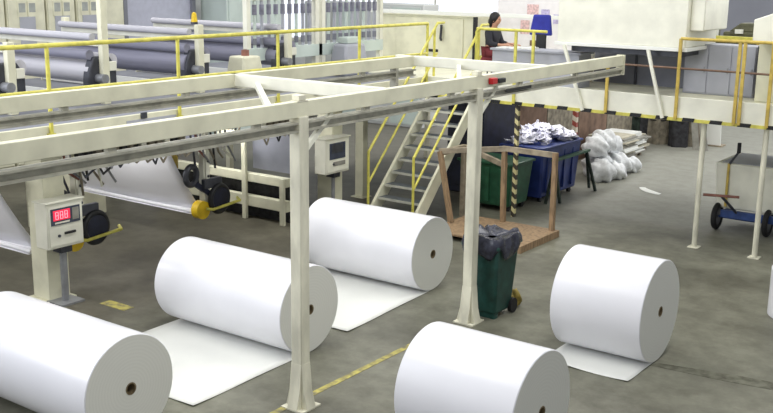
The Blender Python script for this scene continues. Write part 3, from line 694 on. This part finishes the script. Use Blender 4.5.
sacks = [(-9.15, 20.85, .30, .34), (-9.0, 21.3, .22, .26), (-9.5, 21.35, .35, .38), (-9.2, 21.85, .3, .34), (-9.38, 20.98, .72, .32), (-9.42, 21.5, .78, .34), (-9.45, 22.0, .62, .28), (-9.05, 22.3, .2, .24), (-9.6, 22.35, .4, .34)]
names = ['white sack on the floor nearest the red and white post', 'small white sack lying at the front of the sack heap', 'white sack at the bottom of the heap, middle', 'white sack at the bottom of the heap, beyond the middle one', 'topmost white sack of the heap, near end', 'white sack on top of the heap, middle', 'white sack on top of the heap, far end', 'small white sack at the far foot of the heap', 'pale sack at the far back of the heap beside the card stacks']
for k, ((x, y, z, r), n) in enumerate(zip(sacks, names)):
    zz = r*.62 if z < .5 else z
    tag(lump(MB(), (x, y, zz), r, (.9, 1, .84), 40+k, 28, 20, amp=.11).build('plastic_sack', 'sack', angle=50), n, 'sack', 'sacks heaped under the platform')

for k, (x, y, n, w_, l) in enumerate(((-10.0, 23.3, 13, .9, 'stack of flattened pale card nearest the white sacks'), (-10.15, 24.3, 12, .82, 'taller stack of flattened card, second from the white sacks'), (-10.3, 25.25, 8, .6, 'farthest stack of flattened card, before the dark covers'))):
    t = thing('card_stack', (x, y, 0), l, 'card stack', 'stacks of flattened card along the partition')
    for b in (-.3, 0, .26): MB().box(x-w_/2, x+w_/2, y+b-.04, y+b+.06, 0, .10).build('pallet_bearer', 'woodgrey', t)
    rk = random.Random(k); z = .10
    for i in range(n):
        h = rk.uniform(.025, .06); dx, dy = rk.uniform(-.09, .09), rk.uniform(-.07, .07)
        MB().box(x-w_/2+dx, x+w_/2+dx, y-.42+dy, y+.42+dy, z, z+h-.004).build('card_sheet', rk.choice(['card', 'card', 'cardgrey', 'sheet', 'cardgrey', 'sheet']), t); z += h-.003
dk_items = [(-10.9, 27.3, .3, 1.15, 'darkgreen', 'dark green covered bundle, leftmost of the row along the far storage line'), (-10.48, 27.0, .24, 1.35, 'charcoal', 'charcoal covered bundle, second from left in the far row'), (-10.12, 26.7, .24, 1.2, 'tan', 'tan covered bundle in the far row, right of the charcoal one'),
            (-9.8, 27.0, .26, 1.32, 'darkgreen', 'dark green covered bundle in the middle of the far row'), (-9.5, 26.6, .24, 1.25, 'charcoal', 'charcoal covered bundle beside the tan one, right half of the far row'), (-9.24, 26.9, .2, 1.3, 'tan', 'pale tan covered bundle next to the leaning boards')]
for k, (x, y, r, h, m, l) in enumerate(dk_items):
    t = thing('covered_bundle', (x, y, 0), l, 'bundle', 'covered bundles in the far row')
    def fb(u, v, x=x, y=y, r=r, h=h, k=k):
        a = 2*math.pi*v; q = r*(1.1-.25*u**2)*(1+.12*math.sin(5*a+k)+.06*math.sin(9*a))
        if u > .93: q *= max(0, (1-u)/.07)
        return (x+q*math.cos(a), y+q*math.sin(a), h*min(u/.93, 1)+.03*math.sin(3*a+k)*u)
    MB().grid(fb, 14, 28).build('cover', m, t, angle=60)
    MB().ring((x, y, h*.55), (0, 0, 1), r*1.02, .015).build('strap', 'black', t)
for k, (x, dx, m, l) in enumerate(((-9.12, .22, 'cardgrey', 'grey board leaning against the covered bundles'), (-8.92, .26, 'cardgrey', 'pale grey board leaning at the end of the far row'))):
    tag(MB().bar((x+dx, 26.3, .0), (x-.05, 26.5, 1.38), .16, .03).build('leaning_board', m), l, 'board', 'boards leaning at the far row')
t = thing('display_stand', (-8.75, 27.2, 0), 'white panel standing on a foot at the end of the far storage row', 'panel')
MB().bar((-8.75, 27.2, .02), (-8.85, 27.35, 1.25), .4, .04).build('sheet', 'sheet', t)
MB().box(-9.0, -8.5, 27.15, 27.5, 0, .04).build('foot', 'woodgrey', t)
def scr(u, v):
    a = math.radians(200+70*u)
    return (-7.55+(.75-.15*v)*math.cos(a)*.9, 20.95+(.75-.15*v)*math.sin(a), .006+.03*math.sin(u*math.pi)*v)
tag(MB().grid(scr, 16, 4).build('paper_strip', 'sheet', solid=.004, angle=60), 'curled strip of white paper on the open floor', 'paper')

# blue trolley with white bin on it
t = thing('blue_trolley', (-5.1, 18.3, 0), 'blue two-wheeled trolley with red T handle under the white bin', 'trolley')
for x in (-5.62, -4.72):
    w_ = MB().ring((x, 18.05, .25), (1, 0, 0), .20, .05).build('wheel', 'rubber', t)
    MB().tube((x-.03, 18.05, .25), (x+.03, 18.05, .25), .16, 20).build('hub', 'darkmetal', w_)
MB().tube((-5.6, 18.05, .25), (-4.74, 18.05, .25), .025).build('axle', 'bluemetal', t)
MB().box(-5.54, -3.6, 17.95, 18.03, .26, .40).build('front_beam', 'bluemetal', t, bev=.01)
for x in (-5.50, -3.7): MB().box(x, x+.08, 18.03, 19.3, .30, .40).build('side_beam', 'bluemetal', t, bev=.01)
MB().box(-5.52, -3.6, 19.22, 19.3, .30, .40).build('rear_beam', 'bluemetal', t)
MB().tube((-3.7, 18.7, .25), (-3.62, 18.7, .25), .25, 24).build('rear_wheel', 'rubber', t)
MB().tube((-5.25, 17.98, .36), (-5.42, 17.57, .72), .025).build('handle_shaft', 'darkmetal', t)
MB().tube((-5.72, 17.48, .73), (-5.14, 17.66, .73), .025).build('handle_grip', 'rust', t)
t = thing('white_bin', (-4.5, 18.65, .4), 'large white box with grey top carried on the blue trolley', 'bin')
MB().taper((-5.66, -3.3, 18.06, 19.3), (-5.72, -3.25, 18.02, 19.34), .405, 1.24).build('bin_body', 'creamw', t, bev=.03)
MB().box(-5.62, -3.3, 18.1, 19.28, 1.2, 1.25).build('grey_top', 'panelgrey', t)
MB().box(-5.50, -5.46, 18.00, 18.03, .45, 1.24).build('strap', 'ochre', t)
MB().path([(-5.48, 18.02, 1.22), (-5.35, 18.1, 1.45)], .02).build('hook_rod', 'darkmetal', t)
MB().box(-5.38, -5.32, 18.07, 18.13, 1.43, 1.62).build('hook_block', 'black', t, bev=.01)
tag(lump(MB(), (-4.55, 18.75, 1.36), .15, (1.4, 1, .75), 8).build('cloth_bundle', 'charcoal', angle=60), 'small dark bundle lying on top of the white bin', 'cloth')

# ------------------------------------------------------------------ the person at the desk
def skinned(name, m, verts, edges, radii, parent, sub=2):
    me = bpy.data.meshes.new(name); me.from_pydata([V(v) for v in verts], edges, []); me.update()
    ob = bpy.data.objects.new(name+'_tmp', me); col.objects.link(ob)
    md = ob.modifiers.new('s', 'SKIN'); md.use_smooth_shade = True
    if not me.skin_vertices: bpy.context.view_layer.objects.active = ob
    for i, r in enumerate(radii):
        s = me.skin_vertices[0].data[i]; s.radius = (r, r) if not isinstance(r, tuple) else r; s.use_root = (i == 0)
    u = ob.modifiers.new('u', 'SUBSURF'); u.levels = sub; u.render_levels = sub
    dg = bpy.context.evaluated_depsgraph_get()
    me2 = bpy.data.meshes.new_from_object(ob.evaluated_get(dg)); bpy.data.objects.remove(ob)
    me2.name = name
    for p in me2.polygons: p.use_smooth = True
    me2.transform(Matrix.Translation(-ORG[parent.name])); me2.materials.clear(); me2.materials.append(M[m])
    o = bpy.data.objects.new(name, me2); col.objects.link(o); o.parent = parent; ORG[o.name] = ORG[parent.name]
    return o
PX, PY = -10.05, 17.3                            # seated, facing right along +x towards the desk
pe = thing('person', (PX, PY, ZD), 'person with black hair, dark top and maroon trousers seated at the desk end', 'person')
def P(x, y, z): return (PX+x, PY+y, ZD+z)
hv = [P(0,0,.52), P(.02,0,.72), P(.03,0,.90), P(.05,0,.98), P(.08,0,1.06), P(.09,0,1.13),                # 0-5 spine, neck, head
      P(.03,-.17,.90), P(.10,-.22,.68), P(.32,-.16,.66), P(.40,-.14,.67), P(.46,-.14,.665),               # 6-10 right arm, palm
      P(.03,.17,.90), P(.10,.22,.68), P(.32,.16,.66), P(.40,.14,.67), P(.46,.14,.665),                    # 11-15
      P(.02,-.09,.50), P(.42,-.10,.50), P(.40,-.10,.10), P(.52,-.10,.04),                                 # 16-19
      P(.02,.09,.50), P(.42,.10,.50), P(.40,.10,.10), P(.52,.10,.04)]
he = [(0,1),(1,2),(2,3),(3,4),(4,5),(2,6),(6,7),(7,8),(8,9),(9,10),(2,11),(11,12),(12,13),(13,14),(14,15),(0,16),(16,17),(17,18),(18,19),(0,20),(20,21),(21,22),(22,23)]
hr = [.12,.11,.10,.05,.075,.08,.05,.04,.032,.035,.028,.05,.04,.032,.035,.028,.08,.06,.042,.035,.08,.06,.042,.035]
for side, pi in ((-1, 10), (1, 15)):
    for k, (dy, ln) in enumerate(((-.03, .07), (-.01, .08), (.01, .078), (.03, .06))):
        b = len(hv); q = V(hv[pi]); hv += [tuple(q+V((.035, dy, .0))), tuple(q+V((.035+ln*.6, dy*1.1, -.005))), tuple(q+V((.035+ln, dy*1.1, -.02)))]
        he += [(pi, b), (b, b+1), (b+1, b+2)]; hr += [.010, .009, .008]
    b = len(hv); q = V(hv[pi-1]); hv += [tuple(q+V((.03, -side*.04, 0))), tuple(q+V((.07, -side*.055, -.01)))]
    he += [(pi-1, b), (b, b+1)]; hr += [.012, .010]
body = skinned('body', 'skin', hv, he, hr, pe)
hd = MB(); hd.ball(P(.09,0,1.13), .095, 20, 16, (1.0, .82, 1.2))
hd.ball(P(.18,0,1.12), .02, 8, 6, (1.1, .7, 1.2)); hd.ball(P(.165,0,1.075), .022, 8, 6, (.6, 1.1, .4))
for s in (-1, 1): hd.ball(P(.08,.08*s,1.12), .028, 8, 6, (.7, .4, 1.1))
face = hd.build('face', 'skin', body, angle=70)
ey = MB()
for s in (-1, 1): ey.ball(P(.172,.032*s,1.14), .011, 8, 6)
ey.build('eyes', 'black', face)
h = MB(); h.ball(P(.06,0,1.16), .112, 20, 16, (1.0, .92, 1.08)); h.ball(P(-.01,0,1.08), .085, 16, 12, (.75, 1.0, 1.3))
h.build('hair', 'hair', body, angle=70)
skinned('top', 'shirt', [P(0,0,.54), P(.02,0,.72), P(.03,0,.88), P(.045,0,.965), P(.03,-.17,.905), P(.10,-.22,.68), P(.27,-.17,.66), P(.03,.17,.905), P(.10,.22,.68), P(.27,.17,.66)],
        [(0,1),(1,2),(2,3),(2,4),(4,5),(5,6),(2,7),(7,8),(8,9)], [(.17,.14),.135,.13,.075,.075,.062,.05,.075,.062,.05], pe)
skinned('trousers', 'trousers', [P(0,0,.53), P(.02,-.09,.50), P(.43,-.10,.50), P(.40,-.10,.12), P(.02,.09,.50), P(.43,.10,.50), P(.40,.10,.12)],
        [(0,1),(1,2),(2,3),(0,4),(4,5),(5,6)], [.15,.105,.082,.06,.105,.082,.06], pe)
for s in (-1, 1): MB().ball(P(.47,.10*s,.045), .06, 14, 10, (2.1, .8, .75)).build('shoe', 'black', pe, angle=70)
t = thing('stool', (PX-.02, PY, ZD), 'dark red padded stool under the seated person', 'stool')
MB().tube((PX-.02, PY, ZD+.34), (PX-.02, PY, ZD+.41), .19, 28).build('seat', 'trousers', t, bev=.02)
for k in range(4):
    a = math.pi/4+k*math.pi/2; MB().tube((PX-.02+.12*math.cos(a), PY+.12*math.sin(a), ZD+.34), (PX-.02+.18*math.cos(a), PY+.18*math.sin(a), ZD), .014).build('leg', 'darkmetal', t)

# ------------------------------------------------------------------ light
wd = bpy.data.worlds.new('World'); sc.world = wd; wd.use_nodes = True
bg = wd.node_tree.nodes['Background']; bg.inputs['Color'].default_value = (.93, .96, 1.0, 1); bg.inputs['Strength'].default_value = .45
def area(name, loc, target, sx, sy, energy, c):
    l = bpy.data.lights.new(name, 'AREA'); l.shape = 'RECTANGLE'; l.size = sx; l.size_y = sy; l.energy = energy; l.color = c
    o = bpy.data.objects.new(name, l); col.objects.link(o); o.location = loc
    o.rotation_euler = (V(target)-V(loc)).to_track_quat('-Z', 'Y').to_euler(); return o
for i, x in enumerate((-3.5, -8.5, -14.5)):
    for y in (6, 14, 23, 33):
        area('ceiling_strip', (x, y, 7.8), (x, y, 0), 1.2, 6, 225, (1, .99, .95))
area('side_daylight', (-16, 1, 7.5), (-8, 10, 0), 8, 4, 650, (.86, .9, 1))

area('machine_side_fill', (-14.5, -1.2, 4.6), (-13, 11, .8), 5, 3, 420, (.93, .95, 1))  # added fill, aimed along +y to brighten the paper webs
for y in (6.2, 9.6, 12.6): area('machine_fill', (-13.2, y, 2.40), (-13.4, y+1.2, .6), 1.6, .25, 60, (1, .99, .96))  # extra fills below the machine deck, put in to lift the webs
area('under_deck_fill', (-9.4, 19.0, 2.05), (-9.4, 19.0, 0), .3, 2.4, 30, (1, .98, .94))  # invented light that brightens the scrap below the platform
area('far_daylight', (-2, 30, 6), (-10, 20, .6), 5, 4, 480, (.95, .97, 1))

# ------------------------------------------------------------------ camera
cam = bpy.data.cameras.new('Camera'); co = bpy.data.objects.new('Camera', cam); col.objects.link(co); sc.camera = co
f, pit, yaw, roll = 1009.7, .22807, .6265, .01328
cam.sensor_width = 36; cam.lens = 36*f/773; cam.clip_end = 200
fw = V((-math.sin(yaw)*math.cos(pit), math.cos(yaw)*math.cos(pit), -math.sin(pit)))
rt = V((math.cos(yaw), math.sin(yaw), 0)); up = rt.cross(fw)
r2 = rt*math.cos(roll)+up*math.sin(roll); u2 = up*math.cos(roll)-rt*math.sin(roll)
co.matrix_world = Matrix((( r2.x, u2.x, -fw.x, 0), (r2.y, u2.y, -fw.y, 0), (r2.z, u2.z, -fw.z, 4.5), (0, 0, 0, 1)))
sc.view_settings.view_transform = 'Standard'; sc.view_settings.look = 'None'; sc.view_settings.exposure = 0
